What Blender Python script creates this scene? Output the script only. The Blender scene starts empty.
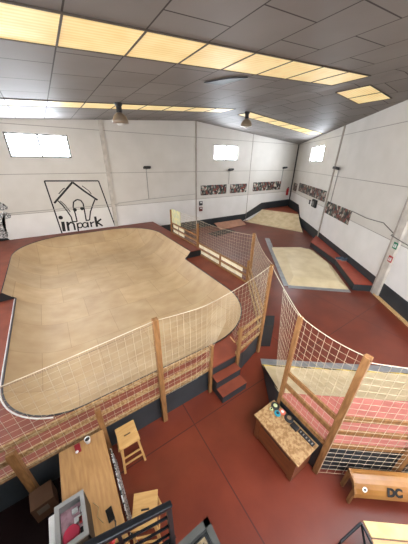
import bpy, bmesh, math, random
from mathutils import Vector, Matrix
random.seed(7)
C = bpy.context.scene.collection
S = bpy.context.scene
PI = math.pi

# ------------------------------------------------------------ camera, world, light, exposure
f_px, pitch, roll, head = 225.8, math.radians(26.4), math.radians(0.9), math.radians(56.4)
F0 = Vector((math.cos(head), math.sin(head), 0)); Rt = Vector((math.sin(head), -math.cos(head), 0)); U = Vector((0, 0, 1))
F = F0*math.cos(pitch) - U*math.sin(pitch); Up = U*math.cos(pitch) + F0*math.sin(pitch)
Rr = Rt*math.cos(roll) + Up*math.sin(roll); Uu = -Rt*math.sin(roll) + Up*math.cos(roll)
cd = bpy.data.cameras.new('camera'); cam = bpy.data.objects.new('camera', cd); C.objects.link(cam)
m = Matrix.Identity(4)
for i in range(3):
    m[i][0] = Rr[i]; m[i][1] = Uu[i]; m[i][2] = -F[i]
m[0][3], m[1][3], m[2][3] = 0, 0, 4.5
cam.matrix_world = m
cd.sensor_fit = 'HORIZONTAL'; cd.sensor_width = 36; cd.lens = f_px/408*36; cd.clip_start = 0.05
S.camera = cam
w = bpy.data.worlds.new('sky'); S.world = w; w.use_nodes = True
w.node_tree.nodes['Background'].inputs[0].default_value = (0.8, 0.88, 1, 1)
w.node_tree.nodes['Background'].inputs[1].default_value = 1.0
S.view_settings.view_transform = 'Standard'; S.view_settings.look = 'None'
S.view_settings.gamma = 1; S.view_settings.exposure = 0.96
WIN_E = 20.0      # daylight in the wall windows
SKY_E = 0.32      # yellowed skylights in view
SKY_FILL = 13.5    # added fill: unseen bright skylights behind the camera
# ------------------------------------------------------------ helpers
def lin(c): return tuple(((v/255)/12.92 if v/255 <= .04045 else ((v/255+.055)/1.055)**2.4) for v in c)
class NT:
    def __init__(s, m): s.t = m.node_tree; s.n = s.t.nodes; s.l = s.t.links
    def add(s, k, **kw):
        n = s.n.new(k)
        for a, b in kw.items():
            if hasattr(n, a): setattr(n, a, b)
        return n
MATS = {}
def mat(name, c, rough=.6, metal=0, c2=None, scale=4, stretch=(1,1,1), detail=4, bump=0, spec=.5, lo=.35, hi=.65):
    if name in MATS: return MATS[name]
    m = bpy.data.materials.new(name); m.use_nodes = True; t = NT(m); b = t.n['Principled BSDF']
    b.inputs['Roughness'].default_value = rough; b.inputs['Metallic'].default_value = metal
    b.inputs['Specular IOR Level'].default_value = spec
    a = (*lin(c), 1); b.inputs['Base Color'].default_value = a
    if c2 is None: c2 = tuple(v*.9 for v in c)
    tc = t.add('ShaderNodeTexCoord'); mp = t.add('ShaderNodeMapping'); mp.inputs['Scale'].default_value = stretch
    t.l.new(tc.outputs['Object'], mp.inputs[0])
    no = t.add('ShaderNodeTexNoise'); no.inputs['Scale'].default_value = scale; no.inputs['Detail'].default_value = detail
    t.l.new(mp.outputs[0], no.inputs['Vector'])
    r = t.add('ShaderNodeValToRGB'); r.color_ramp.elements[0].position = lo; r.color_ramp.elements[1].position = hi
    r.color_ramp.elements[0].color = (*lin(c2), 1); r.color_ramp.elements[1].color = a
    t.l.new(no.outputs[0], r.inputs[0]); t.l.new(r.outputs[0], b.inputs['Base Color'])
    m['ramp'] = r.name
    if bump:
        bp = t.add('ShaderNodeBump'); bp.inputs['Strength'].default_value = bump; bp.inputs['Distance'].default_value = .01
        t.l.new(no.outputs[0], bp.inputs['Height']); t.l.new(bp.outputs[0], b.inputs['Normal'])
    MATS[name] = m; return m
def emis(name, c, e, rough=.5):
    m = bpy.data.materials.new(name); m.use_nodes = True; b = m.node_tree.nodes['Principled BSDF']
    b.inputs['Base Color'].default_value = (*lin(c), 1); b.inputs['Emission Color'].default_value = (*lin(c), 1)
    b.inputs['Emission Strength'].default_value = e; b.inputs['Roughness'].default_value = rough; return m
def lines(m, specs, dark, width=.012):
    """dark joint lines: specs = list of (axis, offset, period)"""
    t = NT(m); b = t.n['Principled BSDF']; src = b.inputs['Base Color'].links[0].from_socket
    ge = t.add('ShaderNodeNewGeometry'); sx = t.add('ShaderNodeSeparateXYZ'); t.l.new(ge.outputs['Position'], sx.inputs[0])
    tot = None
    for ax, off, per in specs:
        a = t.add('ShaderNodeMath', operation='SUBTRACT'); t.l.new(sx.outputs[ax], a.inputs[0]); a.inputs[1].default_value = off-per/2
        mo = t.add('ShaderNodeMath', operation='FLOORED_MODULO'); t.l.new(a.outputs[0], mo.inputs[0]); mo.inputs[1].default_value = per
        s = t.add('ShaderNodeMath', operation='SUBTRACT'); t.l.new(mo.outputs[0], s.inputs[0]); s.inputs[1].default_value = per/2
        ab = t.add('ShaderNodeMath', operation='ABSOLUTE'); t.l.new(s.outputs[0], ab.inputs[0])
        lt = t.add('ShaderNodeMath', operation='LESS_THAN'); t.l.new(ab.outputs[0], lt.inputs[0]); lt.inputs[1].default_value = width/2
        if tot is None: tot = lt
        else:
            mx = t.add('ShaderNodeMath', operation='MAXIMUM'); t.l.new(tot.outputs[0], mx.inputs[0]); t.l.new(lt.outputs[0], mx.inputs[1]); tot = mx
    mi = t.add('ShaderNodeMix', data_type='RGBA'); t.l.new(tot.outputs[0], mi.inputs[0]); t.l.new(src, mi.inputs[6]); mi.inputs[7].default_value = (*lin(dark), 1)
    t.l.new(mi.outputs[2], b.inputs['Base Color'])
    return m
def obj(name, bm, mt, parent=None, smooth=False, kind=None, label=None):
    me = bpy.data.meshes.new(name); bmesh.ops.recalc_face_normals(bm, faces=bm.faces); bm.to_mesh(me); bm.free()
    if smooth:
        for p in me.polygons: p.use_smooth = True
    me.materials.append(mt); o = bpy.data.objects.new(name, me); C.objects.link(o)
    if parent: o.parent = parent
    if kind: o['kind'] = kind
    if label: o['label'] = label
    return o
def tag(o, label, cat, group=None):
    o['label'] = label; o['category'] = cat
    if group: o['group'] = group
    return o
def thing(name, label, cat, loc=(0,0,0), rotz=0, group=None):
    o = bpy.data.objects.new(name, None); C.objects.link(o); o.location = loc; o.rotation_euler = (0,0,rotz); o.empty_display_size = .1
    return tag(o, label, cat, group)
def dup(root, loc, rotz, label):
    r = root.copy(); C.objects.link(r); r.location = loc; r.rotation_euler = (0,0,rotz); r['label'] = label
    for ch in list(root.children):
        c = ch.copy(); C.objects.link(c); c.parent = r
        for g in ch.children:
            d = g.copy(); C.objects.link(d); d.parent = c
    return r
def B(): return bmesh.new()
def box(bm, x0, x1, y0, y1, z0, z1, M=None):
    vs = [bm.verts.new(Vector((x, y, z)) if M is None else M @ Vector((x, y, z))) for z in (z0, z1) for x, y in ((x0,y0),(x1,y0),(x1,y1),(x0,y1))]
    for q in ((0,1,2,3),(4,5,6,7),(0,1,5,4),(1,2,6,5),(2,3,7,6),(3,0,4,7)): bm.faces.new([vs[i] for i in q])
    return bm
def bar(bm, a, b, wd, hg, up=(0,0,1)):
    a = Vector(a); b = Vector(b); d = (b-a); L = d.length; d.normalize(); u = Vector(up)
    s = d.cross(u)
    if s.length < 1e-4: s = d.cross(Vector((0,1,0)))
    s.normalize(); u = s.cross(d)
    M = Matrix(((s.x, d.x, u.x, a.x),(s.y, d.y, u.y, a.y),(s.z, d.z, u.z, a.z),(0,0,0,1)))
    return box(bm, -wd/2, wd/2, 0, L, -hg/2, hg/2, M)
def prism(bm, pts, z0, z1):
    lo = [bm.verts.new((x, y, z0)) for x, y in pts]; hi = [bm.verts.new((x, y, z1)) for x, y in pts]
    n = len(pts)
    fs = [bm.faces.new(lo), bm.faces.new(hi)]
    for i in range(n): bm.faces.new([lo[i], lo[(i+1)%n], hi[(i+1)%n], hi[i]])
    bmesh.ops.triangulate(bm, faces=fs)
    return bm
def prism3(bm, pts, off):
    """closed outline of 3-D points pushed along off"""
    off = Vector(off); a = [bm.verts.new(p) for p in pts]; b = [bm.verts.new(Vector(p)+off) for p in pts]; n = len(pts)
    fs = [bm.faces.new(a), bm.faces.new(b)]
    for i in range(n): bm.faces.new([a[i], a[(i+1)%n], b[(i+1)%n], b[i]])
    bmesh.ops.triangulate(bm, faces=fs)
    return bm
def tube(bm, pts, r, seg=8, caps=True):
    pts = [Vector(p) for p in pts]; rings = []
    for i, p in enumerate(pts):
        d = (pts[min(i+1, len(pts)-1)] - pts[max(i-1, 0)])
        if d.length < 1e-7: d = Vector((0,0,1))
        d.normalize(); a = d.cross(Vector((0,0,1)))
        if a.length < .05: a = d.cross(Vector((0,1,0)))
        a.normalize(); b = d.cross(a); rr = r[i] if isinstance(r, (list, tuple)) else r
        rings.append([bm.verts.new(p + a*math.cos(2*PI*k/seg)*rr + b*math.sin(2*PI*k/seg)*rr) for k in range(seg)])
    for i in range(len(rings)-1):
        for k in range(seg): bm.faces.new([rings[i][k], rings[i][(k+1)%seg], rings[i+1][(k+1)%seg], rings[i+1][k]])
    if caps and seg > 2: bm.faces.new(rings[0]); bm.faces.new(rings[-1])
    return bm
def lathe(bm, prof, c=(0,0,0), seg=16, M=None):
    rings = []
    for r, z in prof:
        rings.append([bm.verts.new((M or Matrix.Identity(4)) @ Vector((c[0]+max(r,1e-4)*math.cos(2*PI*k/seg), c[1]+max(r,1e-4)*math.sin(2*PI*k/seg), c[2]+z))) for k in range(seg)])
    for i in range(len(rings)-1):
        for k in range(seg): bm.faces.new([rings[i][k], rings[i][(k+1)%seg], rings[i+1][(k+1)%seg], rings[i+1][k]])
    bm.faces.new(rings[0]); bm.faces.new(rings[-1])
    return bm
def bevel(o, w=.005, seg=2):
    md = o.modifiers.new('bevel', 'BEVEL'); md.width = w; md.segments = seg; md.limit_method = 'ANGLE'; return o

# ------------------------------------------------------------ materials
m_wall = mat('wall_paint', (232,229,224), .7, c2=(225,222,216), scale=1.2)
m_floor = mat('red_floor_paint', (114,50,33), .3, c2=(100,42,28), scale=1.5, detail=6, spec=.5)
lines(m_floor, [(0, 1.3, 3.1), (1, 2.2, 3.1)], (70,32,28), .018)
m_deck = mat('red_deck_paint', (130,64,43), .5, c2=(114,53,36), scale=3)
m_pink = mat('worn_red_deck', (180,106,94), .5, c2=(158,88,78), scale=3)
m_dark = mat('dark_grey_panel', (48,53,56), .55, c2=(40,44,47), scale=2)
m_black = mat('black_paint', (30,30,32), .5)
m_ply = mat('birch_skate_ply', (206,178,136), .5, c2=(184,152,110), scale=1.6, detail=10, stretch=(1,1.6,1), lo=.25, hi=.75)
def sheets(m, bw, bh, c=(.9,.91,.94)):
    t = NT(m); b = t.n['Principled BSDF']; src = b.inputs['Base Color'].links[0].from_socket
    tc = t.add('ShaderNodeTexCoord'); br = t.add('ShaderNodeTexBrick'); br.inputs['Scale'].default_value = 1; br.inputs['Brick Width'].default_value = bw; br.inputs['Row Height'].default_value = bh
    br.inputs['Mortar Size'].default_value = .006; br.inputs['Color1'].default_value = (1,1,1,1); br.inputs['Color2'].default_value = (*c,1); br.inputs['Mortar'].default_value = (.7,.66,.6,1)
    t.l.new(tc.outputs['Object'], br.inputs['Vector'])
    no = t.add('ShaderNodeTexNoise'); no.inputs['Scale'].default_value = .7; no.inputs['Detail'].default_value = 8; t.l.new(tc.outputs['Object'], no.inputs['Vector'])
    r = t.add('ShaderNodeValToRGB'); r.color_ramp.elements[0].position = .38; r.color_ramp.elements[1].position = .62; r.color_ramp.elements[0].color = (.9,.89,.89,1); r.color_ramp.elements[1].color = (1,1,1,1); t.l.new(no.outputs[0], r.inputs[0])
    a = t.add('ShaderNodeMix', data_type='RGBA', blend_type='MULTIPLY'); a.inputs[0].default_value = 1; t.l.new(src, a.inputs[6]); t.l.new(br.outputs['Color'], a.inputs[7])
    c_ = t.add('ShaderNodeMix', data_type='RGBA', blend_type='MULTIPLY'); c_.inputs[0].default_value = 1; t.l.new(a.outputs[2], c_.inputs[6]); t.l.new(r.outputs[0], c_.inputs[7]); t.l.new(c_.outputs[2], b.inputs['Base Color'])
sheets(m_ply, 1.22, 1.22)
m_ply2 = mat('pale_ramp_ply', (220,200,162), .5, c2=(200,178,138), scale=3, detail=6)
m_osb = mat('osb_board', (172,138,96), .7, c2=(134,98,58), scale=24, detail=3, lo=.4, hi=.6)
m_pine = mat('pine_post', (154,110,66), .6, c2=(124,84,46), scale=5, stretch=(6,6,1))
m_pine2 = mat('pale_pine_board', (214,178,128), .6, c2=(186,146,96), scale=6, stretch=(1,6,6))
m_table = mat('oak_table_top', (174,132,84), .45, c2=(154,114,70), scale=4, stretch=(9,1,1), detail=6)
m_stool = mat('birch_stool', (196,156,98), .5, c2=(178,136,80), scale=4, stretch=(1,6,1))
m_crate = mat('brown_plywood', (124,68,35), .5, c2=(100,51,25), scale=3, stretch=(1,1,4))
m_bench = mat('varnished_bench_ply', (160,112,60), .28, c2=(138,92,46), scale=3)
m_net = mat('cream_net_cord', (200,182,154), .8)
m_rope = mat('pale_rope', (222,206,180), .8)
m_steel = mat('steel_sheet', (168,170,174), .4, .7)
m_bmetal = mat('black_steel', (26,28,32), .35, .6)
m_white = mat('white_plastic', (232,230,226), .5)
m_grey = mat('grey_plastic', (140,138,135), .5)
m_red = mat('red_plastic', (196,44,48), .4)
m_pinkp = mat('pink_disc', (214,60,90), .5)
m_teal = mat('teal_urethane', (40,150,170), .4)
m_orange = mat('coral_urethane', (232,116,88), .4)
m_mint = mat('cream_urethane', (206,214,160), .4)
m_ink = mat('black_wall_ink', (22,22,24), .7)
m_cond = mat('grey_conduit', (170,164,156), .5)
m_floorshade = mat('painted_floor_shade', (22,5,5), .85, spec=.2)  # near-black red that paints shade onto the floor
m_winl = emis('daylight_pane', (236,244,255), WIN_E); m_fillpane = emis('added_fill_pane', (240,246,255), 7.0)  # second pane glows for the added left-wall windows
def sky_mat(name, e, cc, c2):
    m = bpy.data.materials.new(name); m.use_nodes = True; t = NT(m); b = t.n['Principled BSDF']; b.inputs['Roughness'].default_value = .5
    ge = t.add('ShaderNodeNewGeometry'); sx = t.add('ShaderNodeSeparateXYZ'); t.l.new(ge.outputs['Position'], sx.inputs[0])
    mu = t.add('ShaderNodeMath', operation='MULTIPLY'); t.l.new(sx.outputs[1], mu.inputs[0]); mu.inputs[1].default_value = 2*PI/.085
    si = t.add('ShaderNodeMath', operation='SINE'); t.l.new(mu.outputs[0], si.inputs[0])
    no = t.add('ShaderNodeTexNoise'); no.inputs['Scale'].default_value = 2.5; t.l.new(ge.outputs['Position'], no.inputs['Vector'])
    ma = t.add('ShaderNodeMath', operation='MULTIPLY_ADD'); t.l.new(si.outputs[0], ma.inputs[0]); ma.inputs[1].default_value = .22; t.l.new(no.outputs[0], ma.inputs[2])
    r = t.add('ShaderNodeValToRGB'); r.color_ramp.elements[0].position = .2; r.color_ramp.elements[1].position = .75
    r.color_ramp.elements[0].color = (*lin(c2), 1); r.color_ramp.elements[1].color = (*lin(cc), 1)
    t.l.new(ma.outputs[0], r.inputs[0]); t.l.new(r.outputs[0], b.inputs['Emission Color'])
    b.inputs['Base Color'].default_value = (*lin(c2), 1); b.inputs['Emission Strength'].default_value = e
    return m
m_sky = sky_mat('yellowed_skylight_sheet', SKY_E, (255,240,186), (216,184,118))
m_skyfill = sky_mat('added_fill_skylight', SKY_FILL, (246,250,255), (232,238,246))
# ceiling tiles
m_ceil = mat('grey_ceiling_panel', (142,137,133), .6, c2=(133,128,124), scale=.7, spec=.25)
t = NT(m_ceil); b = t.n['Principled BSDF']; src = b.inputs['Base Color'].links[0].from_socket
ge = t.add('ShaderNodeNewGeometry'); sx = t.add('ShaderNodeSeparateXYZ'); t.l.new(ge.outputs['Position'], sx.inputs[0])
cx = t.add('ShaderNodeCombineXYZ'); ax = t.add('ShaderNodeMath', operation='ADD'); ax.inputs[1].default_value = -.62+1.03*20
ay = t.add('ShaderNodeMath', operation='ADD'); ay.inputs[1].default_value = 30.3
t.l.new(sx.outputs[0], ax.inputs[0]); t.l.new(sx.outputs[1], ay.inputs[0]); t.l.new(ay.outputs[0], cx.inputs[0]); t.l.new(ax.outputs[0], cx.inputs[1])
br = t.add('ShaderNodeTexBrick'); br.offset = .5; br.squash = 1; br.inputs['Scale'].default_value = 1; br.inputs['Brick Width'].default_value = 1.25
br.inputs['Row Height'].default_value = 1.03; br.inputs['Mortar Size'].default_value = .013; br.inputs['Mortar Smooth'].default_value = .2
br.inputs['Color1'].default_value = (1,1,1,1); br.inputs['Color2'].default_value = (.86,.86,.86,1); br.inputs['Mortar'].default_value = (.16,.14,.13,1)
t.l.new(cx.outputs[0], br.inputs['Vector'])
mi = t.add('ShaderNodeMix', data_type='RGBA', blend_type='MULTIPLY'); mi.inputs[0].default_value = 1
t.l.new(src, mi.inputs[6]); t.l.new(br.outputs['Color'], mi.inputs[7]); t.l.new(mi.outputs[2], b.inputs['Base Color'])
# two-tone wall: warm grey above z 2.05, white below, thin panel joints
t = NT(m_wall); b = t.n['Principled BSDF']; src = b.inputs['Base Color'].links[0].from_socket
ge = t.add('ShaderNodeNewGeometry'); sx = t.add('ShaderNodeSeparateXYZ'); t.l.new(ge.outputs['Position'], sx.inputs[0])
gt = t.add('ShaderNodeMath', operation='GREATER_THAN'); gt.inputs[1].default_value = 2.05; t.l.new(sx.outputs[2], gt.inputs[0])
mi = t.add('ShaderNodeMix', data_type='RGBA', blend_type='MULTIPLY'); t.l.new(gt.outputs[0], mi.inputs[0]); t.l.new(src, mi.inputs[6]); mi.inputs[7].default_value = (.83,.81,.77,1)
t.l.new(mi.outputs[2], b.inputs['Base Color'])
lines(m_wall, [(2, 3.8, 30), (2, 2.05, 30), (2, 5.75, 30)], (150,142,132), .022)

# ------------------------------------------------------------ room shell
GY = 13.9; A = Vector((9.6, 2.58, 0)); Bc = Vector((18.7, GY, 0)); dW = (Bc-A).normalized(); nW = Vector((-dW.y, dW.x, 0))   # nW points into the hall
XL, YB = -4.6, -6.2
back = A + dW*((YB-A.y)/dW.y)
def roof_z(x): return 6.6 - (.075*(8.4-x) if x < 8.4 else .08*(x-8.4))
def rw(t, z, off=0): p = A + dW*t + nW*off; return Vector((p.x, p.y, z))
bm = B(); prism(bm, [(XL,YB), (back.x,YB), (Bc.x,GY), (XL,GY)], -.1, 0); obj('floor', bm, m_floor, kind='structure')
bm = B(); xs = [XL-.2, 8.4, Bc.x+.4]
for i in range(2):
    a, c = xs[i], xs[i+1]
    prism3(bm, [(a,YB-.2,roof_z(a)), (c,YB-.2,roof_z(c)), (c,GY+.2,roof_z(c)), (a,GY+.2,roof_z(a))], (0,0,.12))
obj('ceiling', bm, m_ceil, kind='structure')
def wall(name, p0, p1, out, holes=()):
    """p0->p1 with rectangular window holes (t0,t1,z0,z1); roof-line top"""
    p0 = Vector(p0); p1 = Vector(p1); d = (p1-p0); L = d.length; d.normalize(); bm = B()
    ts = sorted({0, L, *[h[0] for h in holes], *[h[1] for h in holes]})
    if min(p0.x,p1.x) < 8.4 < max(p0.x,p1.x) and abs(d.x) > .1: ts = sorted(ts + [(8.4-p0.x)/d.x])
    for a, c in zip(ts, ts[1:]):
        pa = p0+d*a; pc = p0+d*c; za, zc = roof_z(pa.x)+.03, roof_z(pc.x)+.03
        hs = [h for h in holes if h[0] <= a+1e-6 and h[1] >= c-1e-6]
        spans = [((0,0), (za,zc))] if not hs else [((0,0), (hs[0][2],)*2), ((hs[0][3],)*2, (za,zc))]
        for (l0, l1), (h0, h1) in spans:
            prism3(bm, [(pa.x,pa.y,l0), (pc.x,pc.y,l1), (pc.x,pc.y,h1), (pa.x,pa.y,h0)], Vector(out)*.2)
    return obj(name, bm, m_wall, kind='structure')
wall('wall_back', (XL,GY,0), (Bc.x+.2,GY,0), (0,1,0), [(-1.02-XL, 1.38-XL, 4.49, 5.45), (9.9-XL, 12.0-XL, 4.49, 5.42)])
wall('wall_right', A+dW*((YB-A.y)/dW.y), Bc+dW*.2, -nW, [(8.6-(YB-A.y)/dW.y, 11.0-(YB-A.y)/dW.y, 4.5, 5.45)])
LW = [(y-YB, y+3.2-YB, 3.2, 5.3) for y in (-5.4, -1.2, 3.0, 7.2)]  # added windows out of view, put in to brighten the hall
wall('wall_left', (XL,YB,0), (XL,GY,0), (-1,0,0), LW)
wall('wall_front', (XL,YB,0), (back.x,YB,0), (0,-1,0))
def window(n, p, d, out, w_, z0, z1, pane=None):
    p = Vector(p); d = Vector(d); out = Vector(out)
    r = bpy.data.objects.new('window_%d' % n, None); C.objects.link(r); r['kind'] = 'structure'
    a, c = p+out*.10, p+d*w_+out*.10
    fb = B()
    for z in (z0+.03, z1-.03): bar(fb, (a.x,a.y,z), (c.x,c.y,z), .06, .06)
    for tt in (.03, w_*.5, w_-.03):
        q = p+d*tt+out*.08; bar(fb, (q.x,q.y,z0), (q.x,q.y,z1), .08, .05, up=out)
    obj('window_frame', fb, mat('window_frame_grey',(96,94,90),.6), r)
    pb = B(); q0 = p+out*.13; q1 = p+d*w_+out*.13
    prism3(pb, [(q0.x,q0.y,z0), (q1.x,q1.y,z0), (q1.x,q1.y,z1), (q0.x,q0.y,z1)], out*.01); obj('window_pane', pb, pane or m_winl, r)
window(1, (-1.02,GY,0), (1,0,0), (0,1,0), 2.4, 4.49, 5.45)
window(2, (9.9,GY,0), (1,0,0), (0,1,0), 2.1, 4.49, 5.42)
window(3, rw(8.6,0), dW, -nW, 2.4, 4.5, 5.45)
for i, h in enumerate(LW): window(4+i, (XL,YB+h[0],0), (0,1,0), (-1,0,0), 3.2, h[2], h[3], m_fillpane)  # unseen added windows, glowing as fill light
# skylight strips
def skylight(n, edges, y0, y1, mt):
    bm = B()
    for a, c in zip(edges, edges[1:]):
        a2, c2 = a+.015, c-.015
        prism3(bm, [(a2,y0,roof_z(a2)-.012), (c2,y0,roof_z(c2)-.012), (c2,y1,roof_z(c2)-.012), (a2,y1,roof_z(a2)-.012)], (0,0,.008))
    o = obj('window_%d' % n, bm, mt, kind='structure')
    fb = B()
    for a in edges: bar(fb, (a,y0,roof_z(a)-.012), (a,y1,roof_z(a)-.012), .025, .02)
    for y in (y0, y1): bar(fb, (edges[0],y,roof_z(edges[0])-.012), (edges[-1],y,roof_z(edges[-1])-.012), .025, .02)
    obj('glazing_bar', fb, mat('dark_glazing_bar', (84,74,64), .6), o)
e1 = [.62+1.03*k for k in range(-5, 8)]
skylight(8, e1, 4.0, 5.05, m_sky)
skylight(9, [8.75, 9.55, 10.35], 4.4, 5.45, m_sky)
skylight(10, e1, 9.45, 10.5, m_sky)
skylight(11, [8.85+1.03*k for k in range(7)], 9.6, 10.5, m_sky)
skylight(12, e1, -1.9, -.85, m_skyfill)  # unseen strips added behind the camera as strong fill light
skylight(13, e1[:10], -5.0, -3.95, m_skyfill)
# pilasters and joints on the walls
bm = B(); box(bm, 2.84, 3.02, GY-.1, GY+.02, 0, roof_z(3)+.02); obj('trim_1', bm, mat('pilaster_paint', (206,198,186), .7), kind='structure')
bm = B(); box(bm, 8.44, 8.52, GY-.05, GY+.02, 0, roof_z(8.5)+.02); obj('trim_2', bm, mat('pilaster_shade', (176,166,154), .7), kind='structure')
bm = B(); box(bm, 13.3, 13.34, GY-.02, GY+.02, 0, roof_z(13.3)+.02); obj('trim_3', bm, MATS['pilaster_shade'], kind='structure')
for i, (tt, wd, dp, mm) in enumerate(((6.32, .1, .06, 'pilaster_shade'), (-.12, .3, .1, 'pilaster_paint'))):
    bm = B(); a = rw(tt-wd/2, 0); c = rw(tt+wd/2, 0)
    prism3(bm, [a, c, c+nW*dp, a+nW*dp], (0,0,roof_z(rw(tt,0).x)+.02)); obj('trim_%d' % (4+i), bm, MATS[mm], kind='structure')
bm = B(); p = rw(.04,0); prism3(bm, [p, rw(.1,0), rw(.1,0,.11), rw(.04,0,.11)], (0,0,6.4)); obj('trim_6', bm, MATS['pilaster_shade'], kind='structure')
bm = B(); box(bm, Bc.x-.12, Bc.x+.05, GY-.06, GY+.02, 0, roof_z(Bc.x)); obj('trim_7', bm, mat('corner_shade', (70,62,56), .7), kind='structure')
# black dado stepping over the corner deck
bm = B()
prism3(bm, [(5.2,GY-.02,0), (13.0,GY-.02,0), (15.3,GY-.02,.75), (18.66,GY-.02,.75), (18.66,GY-.02,1.35), (15.0,GY-.02,1.3), (13.2,GY-.02,.56), (5.2,GY-.02,.56)], (0,.03,0))
obj('baseboard_back', bm, m_dark, kind='structure')
bm = B(); pts = [(-8,0), (11.3,0), (14.4,.0), (14.4,1.35), (11.5,1.35), (10.6,.56), (-8,.6)]
prism3(bm, [rw(a, z, .02) for a, z in pts], -nW*.03); obj('baseboard_right', bm, m_dark, kind='structure')
bm = B(); a = rw(-8,0,.02); c = rw(-.1,0,.02)
prism3(bm, [a, c, c+nW*.1, a+nW*.1], (0,0,.06)); obj('trim_8', bm, m_pine2, kind='structure')
# gallery the photograph is taken from
bm = B(); box(bm, XL, .26, YB, .34, 2.72, 2.86); obj('floor_gallery', bm, m_black, kind='structure')
bm = B(); box(bm, XL, -1.0, .34, 2.45, 2.72, 2.86); obj('unseen_shade_slab', bm, m_black, kind='structure')  # added out-of-view slab that shades the floor left of the table
g = thing('gallery_edge_frame', 'dark metal corner frame of the gallery edge, at the bottom of the view', 'metal frame', (0,0,0))
bm = B(); bar(bm, (.275,-1.5,2.88), (.275,.37,2.88), .03, .05); bar(bm, (-1.4,.355,2.88), (.29,.355,2.88), .03, .05); obj('outer_frame', bm, mat('worn_frame_steel', (92,92,88), .3, .7), g)
bm = B(); bar(bm, (.235,-1.4,2.895), (.235,.31,2.895), .012, .02); bar(bm, (-1.35,.315,2.895), (.24,.315,2.895), .012, .02); obj('inner_bead', bm, mat('brass_bead', (120,104,80), .4, .5), g)

# ------------------------------------------------------------ skate bowl with its decks
OX0, OX1, OY0, OY1 = -1.85, 4.62, 2.95, 13.35; rN, rF, rR = 1.55, 2.1, 2.15; W = 1.45; ZB = .05; HH = .85; U0 = .185
def prof(u): return ZB + HH*(1-u)**2.15
def outline():
    pts = []; cn = [((OX1-rR, OY0+rR), rR, -90), ((OX1-rF, OY1-rF), rF, 0), ((OX0+rF, OY1-rF), rF, 90), ((OX0+rN, OY0+rN), rN, 180)]
    for (cx_, cy_), r, a0 in cn:
        for k in range(17):
            a = math.radians(a0 + 90*k/16); pts.append((cx_, cy_, r, math.cos(a), math.sin(a)))
    return pts
ol = outline()
def at(o, u): d = W*u; return (o[0]+(o[2]-d)*o[3], o[1]+(o[2]-d)*o[4])
# insert the step position on both long sides
SY = 8.05
def side_pt(x, nx): return (x-nx*rF, SY, rF, nx, 0.0)
seq = ol[:17] + [side_pt(OX1, 1)] + ol[17:51] + [side_pt(OX0, -1)] + ol[51:]
n = len(seq); iR, iL = 17, 17+34+1
bowl = thing('skate_bowl', 'large plywood skate bowl sunk in a red deck with dark grey sides', 'skate bowl', (1.4, 8, 0))
bowl_off = Vector((-1.4, -8, 0))
def shift(bm): bmesh.ops.translate(bm, verts=bm.verts, vec=bowl_off); return bm
bm = B(); K = 14
for i in range(n):
    a, c = seq[i], seq[(i+1)%n]; far = iR <= i < iL; u0 = 0 if far else U0
    us = [u0 + (1-u0)*k/K for k in range(K+1)]
    for u, v in zip(us, us[1:]):
        q = [(*at(a,u),prof(u)), (*at(c,u),prof(u)), (*at(c,v),prof(v)), (*at(a,v),prof(v))]
        bm.faces.new([bm.verts.new(x) for x in q])
bm.faces.new([bm.verts.new((*at(o,1),ZB)) for o in seq])
bmesh.ops.remove_doubles(bm, verts=bm.verts, dist=.0005); shift(bm); bmesh.ops.recalc_face_normals(bm, faces=bm.faces)
o = obj('riding_surface', bm, m_ply, bowl, smooth=True)
near = [at(seq[i % n], U0) for i in range(iL, iL+ (n-(iL-iR)) +1)]     # left step point round the near end to the right step point
far = [at(seq[i], 0) for i in range(iR, iL+1)]
out_near = [(5.2,SY), (5.22,5.05), (3.6,2.9), (2.9,2.68), (XL+.02,2.66), (XL+.02,SY)]
bm = B(); prism(bm, near + out_near, .56, .6); shift(bm); obj('near_deck', bm, m_deck, bowl)
out_far = [(XL+.02,SY), (XL+.02,GY-.02), (5.2,GY-.02), (5.2,SY)]
bm = B(); prism(bm, far + out_far, .86, .9); shift(bm); obj('raised_deck', bm, m_deck, bowl)
def panel(pts, z0, z1, th=.03):
    bm = B()
    for a, c in zip(pts, pts[1:]):
        d = Vector((c[0]-a[0], c[1]-a[1], 0)).normalized(); nn = Vector((d.y, -d.x, 0))*th
        prism3(bm, [(a[0],a[1],z0), (c[0],c[1],z0), (c[0],c[1],z1), (a[0],a[1],z1)], nn*-1)
    return shift(bm)
obj('front_panel', panel([(XL+.02,2.67), (1.98,2.67)], 0, .56), m_dark, bowl)
obj('front_panel', panel([(1.98,2.67), (2.66,2.68), (2.92,2.7), (3.6,2.9)], 0, .56), m_dark, bowl)
obj('side_panel', panel([(3.6,2.9), (5.2,5.05), (5.18,SY), (5.18,GY-.05)], 0, .56), m_dark, bowl)
for xa, xb in ((at(seq[iR],0)[0], 5.2), (XL+.02, at(seq[iL],0)[0])):
    bm = B(); s = 1 if xa > 0 else -1
    if s > 0: poly = [(at(seq[iR],U0)[0],SY,.6), (xb,SY,.6), (xb,SY,.87), (xa,SY,.87)]
    else: poly = [(at(seq[iL],U0)[0],SY,.6), (xa,SY,.6), (xa,SY,.87), (xb,SY,.87)]
    prism3(bm, poly, (0,.03,0)); shift(bm); obj('step_riser', bm, m_black, bowl, label='black riser between the two deck heights')
cop = [(x,y,.605) for x, y in near]
bm = B(); tube(bm, cop, .016, 6); shift(bm); obj('coping', bm, mat('dark_coping', (50,48,50), .4), bowl, smooth=True)
bm = B(); tube(bm, [(x,y,.6) for x, y in [at(seq[i % n], U0-.025) for i in range(iL, iL+14)]], .014, 6); shift(bm); obj('coping_strip', bm, m_white, bowl, smooth=True, label='white strip along the left edge')
bm = B(); tube(bm, [(x,y,.905) for x, y in far], .014, 6); shift(bm); obj('coping', bm, MATS['dark_coping'], bowl, smooth=True)
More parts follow.
